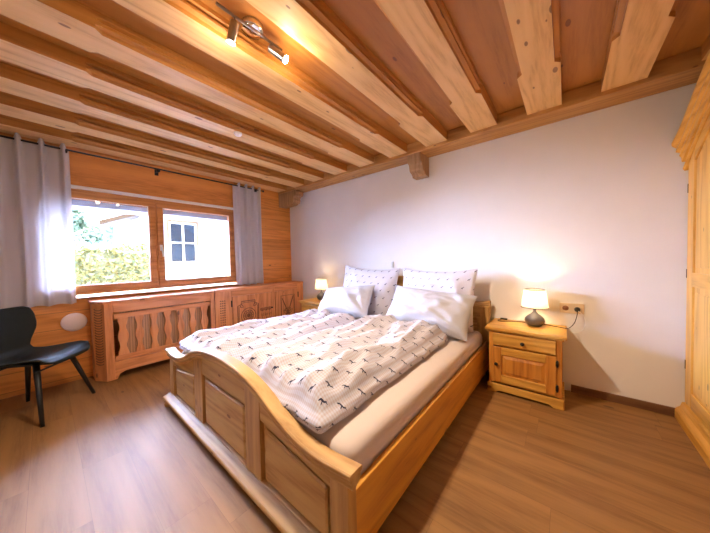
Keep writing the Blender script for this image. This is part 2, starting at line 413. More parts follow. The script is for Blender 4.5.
# reveal / shutter box outside, over the glass
struct(MB().box(-.36, -.085, WY0, WY1, 1.755, WZ1).build('trim_3', M['extbox']))

# unseen overhang added above the window outside to keep steep sky light off the sill
struct(MB().box(-1.30, -.30, RY-1.0, 1.0, 2.32, 2.45).build('sky_block_overhang', M['roofwood2']))

# ------------------------------------------------------------------ curtains and rod
def interp(x, xs, ys):
    for i in range(len(xs)-1):
        if x <= xs[i+1]:
            t = (x-xs[i])/(xs[i+1]-xs[i]); return ys[i]+(ys[i+1]-ys[i])*max(0, t)
    return ys[-1]
def curtain(y0, y1, z0, waves, phase, label, seed):
    nu, nv = waves*18, 30; zt = 2.285
    root = thing('curtain', label, 'curtain', (.085, (y0+y1)/2, zt))
    def fn(u, v):
        z = zt + (z0-zt)*v
        ph = 2*PI*waves*u + phase
        amp = .042*(1-.25*v) + .012*v*noise.noise(Vector((u*5, v*2, seed)))
        s = math.sin(ph); s = math.copysign(abs(s)**.8, s)
        yy = y0 + (y1-y0)*(u + .010*v*math.sin(ph*.5+seed)) + .012*v*noise.noise(Vector((u*4+3, v*1.5, seed)))
        pk = max(0, -math.sin(ph))**2.2
        z = (2.252+.040*min(1, pk*1.6) + (z0-2.252-.040*min(1, pk*1.6))*v)
        s = -(pk*1.75-.55)
        return (.080 - amp*s + .01*v*noise.noise(Vector((u*8, v*3, seed+9))), yy, z + .004*math.sin(ph)*v)
    MB().grid(fn, nu, nv).build('fabric', M['curtain'], root, fixn=False)
    # doubled hem at the bottom
    def fh(u, v):
        p = fn(u, 1-.068*(1-v)); return (p[0]+.003, p[1], p[2])
    MB().grid(fh, nu, 3).build('hem', M['curtain'], root, fixn=False)
    def ft(u, v):
        p = fn(u, .04*v); return (p[0]+.003, p[1], p[2])
    MB().grid(ft, nu, 2).build('heading', M['curtain'], root, fixn=False)
    return root
curtain(-3.12, -2.60, .78, 4, PI*.1, 'long beige linen curtain at the left end of the window, behind the black chair', 3.1)
curtain(-1.03, -.60, .805, 4, PI*.1, 'narrow gathered beige curtain right of the window, hanging onto the cabinet top', 7.7)
rod = thing('curtain_rod', 'thin black curtain rod running above the whole window', 'curtain rod', (.088, -1.9, 2.248))
MB().tube([(.088, -3.30, 2.248), (.088, -.575, 2.248)], .0085, 10).build('rod', M['black'], rod)
MB().lathe((.088, -.575, 2.248), [(.0085,0),(.015,.003),(.015,.02),(.006,.024)], 14, axis=1).build('finial', M['black'], rod)
for y in (-2.63, -1.906, -.69):
    b = MB().tube([(.012, y, 2.225), (.088, y, 2.225)], .007, 8).box(.0125, .017, y-.018, y+.018, 2.19, 2.26)
    b.lathe((.088, y, 2.232), [(.001,-.021),(.012,-.017),(.020,-.007),(.020,.007),(.012,.017),(.001,.021)], 14, axis=1)
    b.build('rod_bracket', M['black'], rod)

# ------------------------------------------------------------------ radiator cover and carved cabinet under the window
CX = .32; CT = .79
rc = thing('radiator_cover', 'pine radiator cover with row of wavy cut-out slats, beneath the left window sash', 'radiator cover', (0, -1.97, 0))
yL, yR = -2.52, -1.43
b = MB().prism([(0,yL),(.19,yL),(CX,yL+.075),(CX,yR),(0,yR)], 2, CT-.028, CT)
o = b.build('cover_top', M['cab'], rc, bevel=.006, seg=3)
b = MB().box(.002, .17, yL+.012, yL+.032, 0, CT-.028); b.build('side_panel', M['cab_v'], rc)
# chamfered corner pilaster with carved crescents
p0 = Vector((.19, yL+.012, 0)); p1 = Vector((CX-.012, yL+.082, 0)); d = (p1-p0).normalized(); nrm = Vector((d.y, -d.x, 0))
q = [p0, p1, p1 - nrm*.03, p0 - nrm*.03]
pil = MB().prism([(a.x, a.y) for a in q], 2, 0, CT-.028).build('corner_pilaster', M['cab_v'], rc, bevel=.003)
b = MB(); mid = (p0+p1)/2 + nrm*.0005; hw = (p1-p0).length/2*.62
for i in range(22):
    z = .18 + i*.0255
    b.tube([tuple(mid + d*(hw*math.cos(t)) + Vector((0,0,z-.017*math.sin(t)))) for t in [PI*k/8 for k in range(9)]], .0042, 5)
b.build('crescent_carving', M['carve'], pil)
fx0, fx1 = CX-.036, CX-.006
oy0, oy1, oz0, oz1 = -2.375, -1.475, .175, .665
pieces('frame_stile', M['cab_v'], rc, [(fx0, fx1, yL+.082, oy0, .0, CT-.028), (fx0, fx1, oy1, yR+.0, .0, CT-.028)], bevel=.004)
MB().box(fx0, fx1-.0005, oy0, oy1, oz1, CT-.028).build('top_rail', M['cab'], rc, bevel=.004)
fr = MB()
lo = [(oy0, .0), (oy0+.012, .0), (oy0+.035, .05), (oy0+.08, .068), (oy1-.08, .068), (oy1-.035, .05), (oy1-.012, .0), (oy1, .0)]
hi = [(y, oz0) for y, z in lo]
fr.strip(lo, hi, 0, fx0, fx1-.0005); fr.build('base_rail', M['cab'], rc, bevel=.003)
# fretwork: seven slats with wavy edges between oy0+gap and oy1-gap
ns = 7; pitch = (oy1-oy0-.03)/ns
def wav(z):                                          # half width of the openings
    t = (z-(oz0+.055))/((oz1-.06)-(oz0+.055))
    return .025 + .018*math.sin(PI*(t*2-.0))**2
zz = [oz0+.055+((oz1-.06)-(oz0+.055))*i/28 for i in range(29)]
fxa, fxb = fx0+.004, fx0+.020
for k in range(ns):
    yc = oy0+.015+pitch*(k+.5)
    lo = [(yc-pitch/2+wav(z) if k > 0 else yc-pitch/2+wav(z)-.012, z) for z in zz]; hi = [(yc+pitch/2-wav(z) if k < ns-1 else yc+pitch/2-wav(z)+.012, z) for z in zz]
    MB().strip(lo, hi, 0, fxa, fxb).build('fret_slat', M['cab_v'], rc, bevel=.002)
pieces('fret_rail', M['cab'], rc, [(fxa, fxb, oy0+.004, oy1-.004, oz0+.004, oz0+.055), (fxa, fxb, oy0+.004, oy1-.004, oz1-.06, oz1-.012)], bevel=.002)
# grooved board behind the openings
MB().box(fx0-.030, fx0-.018, oy0+.055, oy1-.055, oz0-.03, oz1+.02).build('grooved_back_board', M['cab_dark'], rc)

cb = thing('carved_cabinet', 'carved pine cabinet with rosette door, between radiator cover and white wall', 'cabinet', (0, -.7, 0))
cy0, cy1 = -1.425, -.004
MB().box(0, CX+.006, cy0, cy1, CT-.030, CT+.004).build('cabinet_top', M['cab'], cb, bevel=.006, seg=3)
b = MB().box(.002, CX-.03, cy0+.004, cy0+.024, .0, CT-.03).box(.002, CX-.03, cy1-.02, cy1, 0, CT-.03).box(.002, .02, cy0+.024, cy1-.02, 0, CT-.03).box(.02, CX-.04, cy0+.024, cy1-.02, .06, .08)
b.build('cabinet_body', M['cab_v'], cb)
pieces('face_stile', M['cab_v'], cb, [(fx0, fx1, a, c, 0, CT-.03) for a, c in ((cy0+.004, -1.205), (-.595, -.555), (-.125, cy1))], bevel=.003)
pieces('face_rail', M['cab'], cb, [(fx0, fx1-.0005, a, c, e, g) for a, c in ((-1.205, -.595), (-.555, -.125)) for e, g in ((.685, CT-.03), (0, .09))], bevel=.003)
# grid carving on the pilaster
b = MB()
for c in range(3):
    for r in range(17):
        y = -1.352+c*.026; z = .14+r*.031
        b.tube([(fx1+.001, y-.009, z), (fx1+.001, y+.009, z)], .0035, 5)
        b.tube([(fx1+.001, y-.009, z), (fx1+.001, y, z+.013)], .003, 5)
b.build('pilaster_carving', M['carve'], cb)
def ring(b, y, z, r, t=.0045, x=None, n=28, a0=0, a1=2*PI):
    x = fx1+.010 if x is None else x
    b.tube([(x, y+r*math.cos(a0+(a1-a0)*k/n), z+r*math.sin(a0+(a1-a0)*k/n)) for k in range(n+1)], t, 6)
def petal(b, y, z, r, a, t=.004, wd=.3, x=None):
    x = fx1+.010 if x is None else x
    pts = []
    for k in range(13):
        s_ = k/12*2; q = s_ if s_ <= 1 else 2-s_; w_ = math.sin(PI*q)*wd*r*(1 if s_ <= 1 else -1)
        pts.append((x, y+q*r*math.cos(a)-w_*math.sin(a), z+q*r*math.sin(a)+w_*math.cos(a)))
    b.tube(pts, t, 5)
# door 1 (wide): rosette field on the left, tulips on the right
d1 = MB().box(fx0+.006, fx1+.008, -1.20, -.60, .095, .680).build('door', M['cab_v'], cb, bevel=.004, seg=3)
b = MB()
yA, yB, zA, zB = -1.135, -.835, .185, .60
oct_ = [(yA, zA+.06), (yA, zB-.06), (yA+.05, zB-.04), (yA+.05, zB), (yB-.05, zB), (yB-.05, zB-.04), (yB, zB-.06), (yB, zA+.06), (yB-.05, zA+.04), (yB-.05, zA), (yA+.05, zA), (yA+.05, zA+.04), (yA, zA+.06)]
b.tube([(fx1+.009, y, z) for y, z in oct_], .006, 6)
ins = [(yA+(yB-yA)/2+(y-(yA+yB)/2)*.88, (zA+zB)/2+(z-(zA+zB)/2)*.90) for y, z in oct_]
b.tube([(fx1+.009, y, z) for y, z in ins], .0035, 6)
yc, zc = (yA+yB)/2, (zA+zB)/2+.0
for r in (.02, .045, .075, .105): ring(b, yc, zc, r, x=fx1+.009)
for k in range(12): petal(b, yc, zc, .072, 2*PI*k/12, x=fx1+.009, t=.003, wd=.14)
for sy in (-1, 1):
    for sz in (-1, 1): petal(b, yc+sy*.12, zc+sz*.165, .06, math.atan2(-sz, -sy), x=fx1+.009)
b.build('rosette_carving', M['carve'], d1)
b = MB()
for k, y in enumerate((-.775, -.715, -.655)):
    for sg in (-1, 0, 1): petal(b, y, .42, .05, PI/2+sg*.55, x=fx1+.009, t=.0035)
    b.tube([(fx1+.009, y, .42), (fx1+.009, y-.012, .36), (fx1+.009, y+.006, .30)], .0035, 5)
    petal(b, y-.006, .35, .04, PI*.2, x=fx1+.009, t=.003)
b.build('tulip_carving', M['carve'], d1)
MB().lathe((fx1+.008, -.622, .45), [(.006,0),(.006,.012),(.013,.018),(.011,.027),(.002,.03)], 12, axis=0).build('door_knob', M['iron'], d1)
pieces('door_hinge', M['iron'], d1, [(fx1, fx1+.0115, -1.222, -1.207, a, a+.085) for a in (.15, .545)], bevel=.002)
d2 = MB().box(fx0+.006, fx1+.008, -.55, -.13, .095, .680).build('door', M['cab_v'], cb, bevel=.004, seg=3)
b = MB()
yA, yB = -.45, -.20
b.tube([(fx1+.009, y, z) for y, z in ((yA, .19), (yA, .60), (yB, .60), (yB, .19), (yA, .19))], .006, 6)
b.tube([(fx1+.009, y, z) for y, z in ((yA+.02, .56), (yA+.10, .38), (yA+.125, .32), (yB-.07, .46), (yB-.02, .58))], .007, 6)
for k in range(5): petal(b, -.325, .30, .11, PI/2+(k-2)*.45, x=fx1+.009, t=.004, wd=.18)
ring(b, -.325, .30, .03, x=fx1+.009)
b.build('leaf_carving', M['carve'], d2)
pieces('door_hinge', M['iron'], d2, [(fx1, fx1+.0115, -.123, -.110, a, a+.085) for a in (.15, .545)], bevel=.002)

# pale round disk on the wall
b = MB().lathe((0.0, -2.62, .585), [(.088,.001),(.090,.010),(.082,.018),(.03,.020),(.0005,.020)], 40, axis=0)
tag(b.build('wall_disk', M['disk'], loc=(0, -2.62, .585)), 'pale pink round disk fixed on the wooden wall beside the black chair', 'wall disk')

# ------------------------------------------------------------------ black shell chair
ch = thing('shell_chair', 'black moulded shell chair with tapered legs, below the left curtain', 'chair', (.555, -2.875, 0), rz=0)
fwd = Vector((.62, .785, 0)).normalized(); ang = math.atan2(fwd.y, fwd.x)
ch.rotation_euler = (0, 0, ang); ch['_local'] = 1        # local +x = forward
cl = [(.262,.405),(.255,.428),(.225,.447),(.15,.452),(.06,.440),(-.03,.428),(-.10,.425),(-.155,.437),(-.195,.475),(-.215,.53),(-.232,.60),(-.25,.67),(-.268,.74),(-.285,.795),(-.292,.812)]
wd = [.150,.19,.222,.248,.256,.248,.228,.205,.200,.215,.245,.268,.275,.26,.21]
def shell(u, v):
    k = v*(len(cl)-1); i = min(int(k), len(cl)-2); t = k-i
    x = cl[i][0]*(1-t)+cl[i+1][0]*t; z = cl[i][1]*(1-t)+cl[i+1][1]*t; w_ = wd[i]*(1-t)+wd[i+1]*t
    s_ = u*2-1
    back = max(0, min(1, (v-.5)/.25))
    x += back*.075*s_*s_ ; z += (1-back)*.028*abs(s_)**2.5*(1 if v > .12 else .3)
    return (x, s_*w_, z)
sh = MB().grid(shell, 16, 42).build('seat_shell', M['chair'], ch, solid=.014, sub=1)
lt = {1: (.16,.16), 2: (.16,-.16), 3: (-.14,.155), 4: (-.14,-.155)}
R3 = Matrix.Rotation(-ang, 3, 'Z')
feet = [(.506,-2.545), (.888,-2.836), (.236,-2.917), (.62,-3.20)]
for fx, fy in feet:
    l = R3 @ (Vector((fx, fy, 0)) - Vector(ch.location)); l.z = 0
    top = Vector((l.x*.58, l.y*.58, .425 if l.x > 0 else .412))
    MB().tube([tuple(top), tuple(top.lerp(l, .5)), (l.x, l.y, 0)], .019, 12, r2=.012).build('leg', M['chairleg'], ch)
b = MB()
for sx in (-.15, .17): b.tube([(sx, -.19, .375), (sx, .19, .375)], .007, 8)
b.tube([(-.15, 0, .375), (.17, 0, .375)], .007, 8)
b.box(-.13, .15, -.12, .12, .405, .42)
b.build('under_frame', M['chairleg'], ch)

# ------------------------------------------------------------------ bed
BC, BL, BR = 2.235, 1.27, 3.20
bed = thing('double_bed', 'pine double bed with a curved panelled footboard', 'bed', (BC, -1.15, 0))
fo = [0,.12,.27,.43,.57,.71,.84,1.02]; fz = [.614,.609,.592,.548,.487,.446,.436,.452]
def smooth_prof(o_):
    o_ = abs(o_); xs, ys = fo, fz
    for i in range(len(xs)-1):
        if o_ <= xs[i+1]:
            t = (o_-xs[i])/(xs[i+1]-xs[i])
            m0 = 0 if i == 0 else (ys[i+1]-ys[i-1])/(xs[i+1]-xs[i-1]); m1 = (ys[i+2]-ys[i])/(xs[i+2]-xs[i]) if i+2 < len(xs) else .02
            h = xs[i+1]-xs[i]
            return (2*t**3-3*t*t+1)*ys[i]+(t**3-2*t*t+t)*h*m0+(-2*t**3+3*t*t)*ys[i+1]+(t**3-t*t)*h*m1
    return ys[-1]
def board_end(name, yf, depth, zoff, zs, sgn, cov, ledge):
    """arched panelled end: yf is the front (visible) plane of frame; sgn -1: front faces -y"""
    def fc(x): return zoff + smooth_prof((x-BC)*1.0)*zs
    o = bed
    yb = yf - sgn*depth
    ov = .03 if ledge else .004
    xs = [BL-ov+(BR-BL+2*ov)*i/64 for i in range(65)]
    # cap: moulded section swept along the curve
    sec = [(.044,-.016),(.044,-.004),(.038,.0),(-.018,.0),(-.024,-.006),(-.020,-.016),(-.012,-.020),(-.012,-.036),(.018,-.060),(.030,-.060),(.033,-.048),(.028,-.040),(.040,-.032),(.038,-.024)]
    yc = (yf+yb)/2
    secs = [[(x, yc+sgn*a*1.0, fc(x)+h) for a, h in sec] for x in xs]
    MB().loft(secs, smooth=False).build(cov, M['bed_x'], o, bevel=.002)
    # posts, stiles
    zb = .05
    for xa, xb_, nm in ((BL, BL+.085, 'corner_post'), (BR-.085, BR, 'corner_post'), (1.795, 1.935, 'stile'), (2.50, 2.64, 'stile')):
        lo = [(xa+(xb_-xa)*i/6, zb) for i in range(7)]; hi = [(x, fc(x)-.034) for x, z in lo]
        ya, yb2 = (yf, yb) if nm == 'corner_post' else (yf-sgn*.002, yb+sgn*.004)
        MB().strip(lo, hi, 1, min(ya, yb2), max(ya, yb2)).build(nm, M['bed_z'], o, bevel=.003)
    # arched top rail
    for xa, xb_, dz in ((BL+.085, 1.795, .165), (1.935, 2.50, .185), (2.64, BR-.085, .165)):
        n = 20; xx = [xa+(xb_-xa)*i/n for i in range(n+1)]
        zm_ = zoff + zs*.42
        def low(x):
            t_ = max(0, (abs(x-2.2175)-.28)/.70)
            return zm_ - zs*(.10*min(1, t_)**.8)
        lo = [(x, low(x)) for x in xx]; hi = [(x, fc(x)-.034) for x in xx]
        ya, yb2 = yf-sgn*.004, yb+sgn*.006
        MB().strip(lo, hi, 1, min(ya, yb2), max(ya, yb2)).build('arched_rail', M['bed_x'], o, bevel=.005, seg=2)
        # raised panel with bevelled field
        zp = zb+.03
        for inset, back_, thick in ((0.0, .024, .008), (.030, .008, .016)):
            lo2 = []; hi2 = []
            for i in range(n+1):
                x = xa+inset+(xb_-xa-2*inset)*i/n
                lo2.append((x, zp+inset)); hi2.append((x, low(x)-inset*.8 if inset else low(x)+.004))
            a0 = yf-sgn*back_; a1 = a0-sgn*thick
            MB().strip(lo2, hi2, 1, min(a0, a1), max(a0, a1)).build('panel_board' if not inset else 'raised_panel', M['bed_x'], o, bevel=.0145 if inset else 0, seg=1)
    a0, a1 = yf-sgn*.002, yb+sgn*.004
    MB().box(BL+.085, BR-.085, min(a0, a1), max(a0, a1), zb, zb+.045).build('bottom_rail', M['bed_x'], o, bevel=.003)
    if ledge:
        pr = [(yf+.004, .045), (yf-.046, .045), (yf-.046, .053), (yf-.055, .057), (yf-.055, .074), (yf-.050, .079), (yf-.004, .090), (yf+.004, .090)]
        MB().prism(pr, 0, BL-.004, BR+.002).build('foot_ledge', M['bed_x'], o, bevel=.002)
        for x in (BL+.03, BR-.04):
            MB().lathe((x, yf-.02, 0), [(.022,0),(.032,.006),(.034,.022),(.028,.038),(.022,.0455)], 20).build('bun_foot', M['bed_z'], o)
board_end('footboard', -2.165, .045, 0, 1.0, -1, 'footboard_cap', True)
# headboard: the same arch, taller, against the wall, seen from the bed side
board_end('headboard', -.085, .05, .13, 1.32, -1, 'headboard_cap', False)
for x0, x1 in ((BR-.032, BR-.005), (BL+.005, BL+.032)):
    MB().box(x0, x1, -2.12, -.085, .075, .335).build('side_rail', M['bed_y'], bed, bevel=.004, seg=3)
b = MB()
for i in range(14): b.box(BL+.035, BR-.035, -2.05+i*.145, -1.97+i*.145, .175, .195)
b.box(BL+.032, BL+.06, -2.12, -.085, .13, .175).box(BR-.06, BR-.032, -2.12, -.085, .13, .175).box(BC-.03, BC+.03, -2.12, -.085, .10, .175)
b.build('slat_base', M['bed_x'], bed)
for x in (BL+.06, BR-.06): MB().box(x-.025, x+.025, -.14, -.09, 0, .08).build('leg', M['bed_z'], bed)

# mattresses with fitted sheets
def mattress(x0, x1, label):
    y0, y1, z0, z1 = -2.112, -.142, .197, .445
    r = .05
    def rr(cx0, cx1, cy0, cy1, z, rad, n=8):
        pts = []
        for (cx, cy, a0) in ((cx1-rad, cy1-rad, 0), (cx0+rad, cy1-rad, PI/2), (cx0+rad, cy0+rad, PI), (cx1-rad, cy0+rad, 1.5*PI)):
            for k in range(n+1):
                a = a0+PI/2*k/n; pts.append((cx+rad*math.cos(a), cy+rad*math.sin(a), z))
        return pts
    secs = []
    for ins, z in ((.02, z0), (.0, z0+.02), (.0, z0+.10), (.004, z0+.14), (0, z1-.05), (.006, z1-.025), (.02, z1-.008), (.045, z1), (.12, z1+.003), (.3, z1+.003)):
        secs.append(rr(x0+ins, x1-ins, y0+ins, y1-ins, z, max(.03, .07-ins*.2)))
    o = MB().loft(secs).build('mattress', M['sheet'], loc=((x0+x1)/2, (y0+y1)/2, z0))
    return tag(o, label, 'mattress', 'two mattresses side by side on the bed')
mattress(BL+.037, BC-.002, 'mattress in cream fitted sheet on the window side of the bed')
mattress(BC+.002, BR-.037, 'mattress in cream fitted sheet on the side of the bed nearer the wardrobe')

# duvets
def duvet(name, x0, x1, y0, y1, z0, H, seed, label, edgefn, ridge):
    nu, nv = 64, 104
    W_, L_ = x1-x0, y1-y0
    def base(u, v):
        a, b_ = edgefn(v)
        x = x0+a+(x1-x0-a+b_)*u
        y = y0+(y1-y0)*v + .02*noise.noise(Vector((u*4, seed, v)))*(1-v) + .05*(v**3)*noise.noise(Vector((u*3, seed+5, 1)))
        return x, y
    def height(u, v):
        e = min(1, min(u, 1-u)/.10); g = min(1, min(v, 1-v)/.05)
        e = math.sin(e*PI/2)**.8; g = math.sin(g*PI/2)**.8
        wv = noise.noise(Vector((u*1.6, v*2.6, seed)))
        # folds running along the length of the bed
        f1 = math.sin((u*ridge + .55*wv + .35*v)*2*PI)
        f2 = math.sin((u*ridge*1.9 - .6*wv + .2*v + .3)*2*PI)
        crum = noise.fractal(Vector((u*8+seed, v*4.5, seed)), .8, 2.1, 5)
        cr2 = abs(noise.noise(Vector((u*6+v*2, v*3+4, seed+2))))
        k = .5+.5*math.sin(v*PI)
        return e*g*(H*.46 + .019*f1*k + .010*f2 + .026*crum + (.055*(.35-cr2))*(1+1.3*max(0, v-.72)) + .022*wv)
    vs = []; uv = []; fs = []
    for j in range(nv+1):
        for i in range(nu+1):
            u, v = i/nu, j/nv; x, y = base(u, v)
            vs.append((x, y, z0+.074+height(u, v))); uv.append((u*W_*1.06+seed, v*L_+seed))
    for j in range(nv):
        for i in range(nu): a = j*(nu+1)+i; fs.append((a, a+1, a+nu+2, a+nu+1))
    # rim
    idx = [i for i in range(nu+1)] + [j*(nu+1)+nu for j in range(1, nv+1)] + [nv*(nu+1)+i for i in range(nu-1, -1, -1)] + [j*(nu+1) for j in range(nv-1, 0, -1)]
    n = len(idx); cx, cy = (x0+x1)/2, (y0+y1)/2
    prev = idx
    for k, (out, zz_) in enumerate(((.018, .066), (.030, .052), (.033, .040), (.026, .031), (.030, .020), (.018, .007), (-.02, .001))):
        cur = []
        for q in idx:
            x, y, z = vs[q]; i = q % (nu+1); j = q // (nu+1)
            nx = -1 if i == 0 else (1 if i == nu else 0); ny = -1 if j == 0 else (1 if j == nv else 0)
            if k == 3 and ny == -1: ny = .1
            w_ = 1+.6*noise.noise(Vector((x*9, y*9, k*.7+seed)))
            cur.append(len(vs)); vs.append((x+nx*out*w_, y+ny*out*w_, z0+zz_))
            U, V = uv[q]; uv.append((U+nx*(k+1)*.012, V+ny*(k+1)*.012))
        for a in range(n): b_ = (a+1) % n; fs.append((prev[a], cur[a], cur[b_], prev[b_]))
        prev = cur
    b = MB(); b.v = vs; b.f = fs; b.sm = [True]*len(fs)
    o = b.build(name, M['cloth'], uv=uv, loc=(cx, cy, z0), sub=1)
    return tag(o, label, 'duvet', 'matching duvets on the double bed')
MT = .4485
duvet('duvet', 2.235, 3.00, -2.10, -.70, MT, .17, 2.3, 'thick rumpled duvet with dark bird print lying nearest the camera',
      lambda v: (.03+.05*noise.noise(Vector((v*4, 1, 0))), .02*noise.noise(Vector((v*5, 3, 0)))-.02*v), 2.6)
duvet('duvet', 1.355, 2.125, -2.095, -.78, MT, .095, 5.9, 'folded duvet with dark bird print on the window side of the bed',
      lambda v: (.08*v+.03*noise.noise(Vector((v*4, 8, 0))), .01*noise.noise(Vector((v*5, 13, 0)))), 2.1)

# pillows
def pillow(w_, h_, T, mat, label, group, loc, tilt, yaw, roll, seed, flange=.0, wr=1.0, sag=0.0):
    n = 40; vs = []; uv = []; fs = []
    def edge(a): return 1-.055*(1-a*a)
    for side in (1, -1):
        for j in range(n+1):
            for i in range(n+1):
                a = i/n*2-1; b_ = j/n*2-1
                A = math.sin(a*PI/2)*.35+a*.65; B = math.sin(b_*PI/2)*.35+b_*.65
                x = A*w_/2*edge(B); z = B*h_/2*edge(A)
                pr = max(0, (1-abs(A)**2.6)*(1-abs(B)**2.6))**.55
                wrk = noise.fractal(Vector((a*2.2+seed, b_*2.2, side*3+seed)), 1, 2, 3)*.022*wr
                rad = abs(noise.noise(Vector((math.atan2(b_+1.0, a-1.0)*3.2, seed, side))))*.045*wr*max(0, min(1, ((a+1)/2)*1.2))
                rad2 = abs(noise.noise(Vector((math.atan2(b_+1.0, a+1.0)*3.2, seed+4, side))))*.03*wr*max(0, (1-a)/2)
                t = pr*(T/2*(1-.25*b_*1.0*1)+ wrk - rad*.6 - rad2*.6)
                vs.append((x, -side*t*.5*2, z - sag*(1-A*A)*max(0, B)*.5)); uv.append((x+seed, z+seed))
    m_ = (n+1)*(n+1)
    for s_ in (0, 1):
        for j in range(n):
            for i in range(n):
                q = s_*m_+j*(n+1)+i; f = (q, q+1, q+n+2, q+n+1); fs.append(f if s_ == 0 else f[::-1])
    rim = [i for i in range(n+1)] + [j*(n+1)+n for j in range(1, n+1)] + [n*(n+1)+i for i in range(n-1, -1, -1)] + [j*(n+1) for j in range(n-1, 0, -1)]
    for k in range(len(rim)):
        p, q = rim[k], rim[(k+1) % len(rim)]; fs.append((q, p, p+m_, q+m_))
    b = MB(); b.v = vs; b.f = fs; b.sm = [True]*len(fs)
    o = b.build('pillow', mat, uv=uv, sub=1)
    o.location = loc; o.rotation_euler = (tilt, roll, yaw)
    return tag(o, label, 'pillow', group)
pillow(.80, .62, .20, M['cloth2'], 'tall bird-print pillow leaning on the headboard, nearer the left lamp', 'tall printed pillows', (1.86, -.245, .755), math.radians(-14), math.radians(5), math.radians(3), 1.3, sag=.05)
pillow(.80, .60, .21, M['cloth2'], 'tall bird-print pillow leaning on the headboard, nearer the right lamp', 'tall printed pillows', (2.725, -.255, .750), math.radians(-14), math.radians(-2), math.radians(0), 4.7, sag=.05)
pillow(.72, .42, .25, M['plaincloth'], 'plain white pillow propped up in front of the left tall pillow', 'plain white pillows', (1.765, -.565, .66), math.radians(-40), math.radians(7), math.radians(-6), 7.1, wr=1.1)
pillow(.80, .42, .25, M['plaincloth'], 'plain white creased pillow propped up in front of the right tall pillow', 'plain white pillows', (2.765, -.53, .668), math.radians(-36), math.radians(1), math.radians(4), 9.4, wr=1.6)

# ------------------------------------------------------------------ nightstands
def nightstand(x0, x1, label):
    ns = thing('nightstand', label, 'nightstand', ((x0+x1)/2, -.2, 0), 'pine nightstands beside the bed')
    yf = -.372; yb = -.018
    pr = [(x0-.022, .524), (x0-.012, .514), (x1+.012, .514), (x1+.022, .524)]
    MB().box(x0-.028, x1+.028, yf-.03, yb+.012, .527, .553).build('top_board', M['ns_x'], ns, bevel=.007, seg=3)
    MB().box(x0-.012, x1+.012, yf-.014, yb, .513, .527).build('top_moulding', M['ns_x'], ns, bevel=.004)
    b = MB().box(x0, x0+.018, yf, yb, .04, .513).box(x1-.018, x1, yf, yb, .04, .513).box(x0+.018, x1-.018, yb-.01, yb, .04, .513).box(x0+.018, x1-.018, yf+.02, yb-.01, .07, .085)
    b.build('carcass', M['ns_z'], ns)
    pieces('face_stile', M['ns_z'], ns, [(x0, x0+.036, yf-.008, yf+.01, .085, .513), (x1-.036, x1, yf-.008, yf+.01, .085, .513)], bevel=.003)
    pieces('face_rail', M['ns_x'], ns, [(x0+.036, x1-.036, yf-.004, yf+.01, .395, .410), (x0+.036, x1-.036, yf-.004, yf+.01, .085, .10)], bevel=.002)
    pl = MB()
    lo = [(x0-.012, 0), (x0+.05, 0), (x0+.075, .018), (x1-.075, .018), (x1-.05, 0), (x1+.012, 0)]; hi = [(x, .075) for x, z in lo]
    pl.strip(lo, hi, 1, yf-.02, yf+.0); pl.box(x0-.012, x0+.004, yf, yb, 0, .075).box(x1-.004, x1+.012, yf, yb, 0, .075)
    pl.build('plinth', M['ns_x'], ns, bevel=.005)
    dr = MB().box(x0+.032, x1-.036, yf-.022, yf-.004, .408, .508).build('drawer', M['ns_x'], ns, bevel=.006, seg=2)
    MB().lathe(((x0+x1)/2, yf-.022, .452), [(.002,-.030),(.012,-.027),(.015,-.020),(.009,-.010),(.006,0)], 16, axis=1).build('drawer_knob', M['iron'], dr)
    dz0, dz1 = .098, .392; dx0, dx1 = x0+.034, x1-.034
    door = MB().box(dx0+.06, dx1-.06, yf-.011, yf-.005, dz0+.06, dz1-.06).build('door', M['ns_z'], ns)
    pieces('door_stile', M['ns_z'], door, [(dx0, dx0+.062, yf-.022, yf-.004, dz0, dz1), (dx1-.062, dx1, yf-.022, yf-.004, dz0, dz1)], bevel=.004)
    pieces('door_rail', M['ns_x'], door, [(dx0+.062, dx1-.062, yf-.0215, yf-.0045, dz1-.062, dz1), (dx0+.062, dx1-.062, yf-.0215, yf-.0045, dz0, dz0+.062)], bevel=.004)
    xa, xb_, za, zb = dx0+.070, dx1-.070, dz0+.070, dz1-.070; t = .022
    v = [(xa, yf-.011, za), (xb_, yf-.011, za), (xb_, yf-.011, zb), (xa, yf-.011, zb), (xa+t, yf-.021, za+t), (xb_-t, yf-.021, za+t), (xb_-t, yf-.021, zb-t), (xa+t, yf-.021, zb-t)]
    MB().add(v, [(0,1,5,4),(1,2,6,5),(2,3,7,6),(3,0,4,7),(4,5,6,7),(3,2,1,0)]).build('raised_field', M['ns_z'], door)
    MB().lathe((dx0+.026, yf-.022, .25), [(.002,-.028),(.011,-.025),(.014,-.018),(.008,-.009),(.006,0)], 16, axis=1).build('door_knob', M['iron'], door)
    for z in (.13, .315):
        MB().tube([(dx1+.006, yf-.018, z), (dx1+.006, yf-.018, z+.05)], .0065, 8).box(dx1-.004, dx1+.014, yf-.022, yf-.008, z+.008, z+.042).build('door_hinge', M['iron'], door)
    return ns
nR = nightstand(3.255, 3.745, 'pine nightstand with drawer and panelled door, right of the bed')
nL = copy_tree(nR); nL.location.x = .965; nL['label'] = 'pine nightstand mostly hidden behind the bed, next to the carved cabinet'

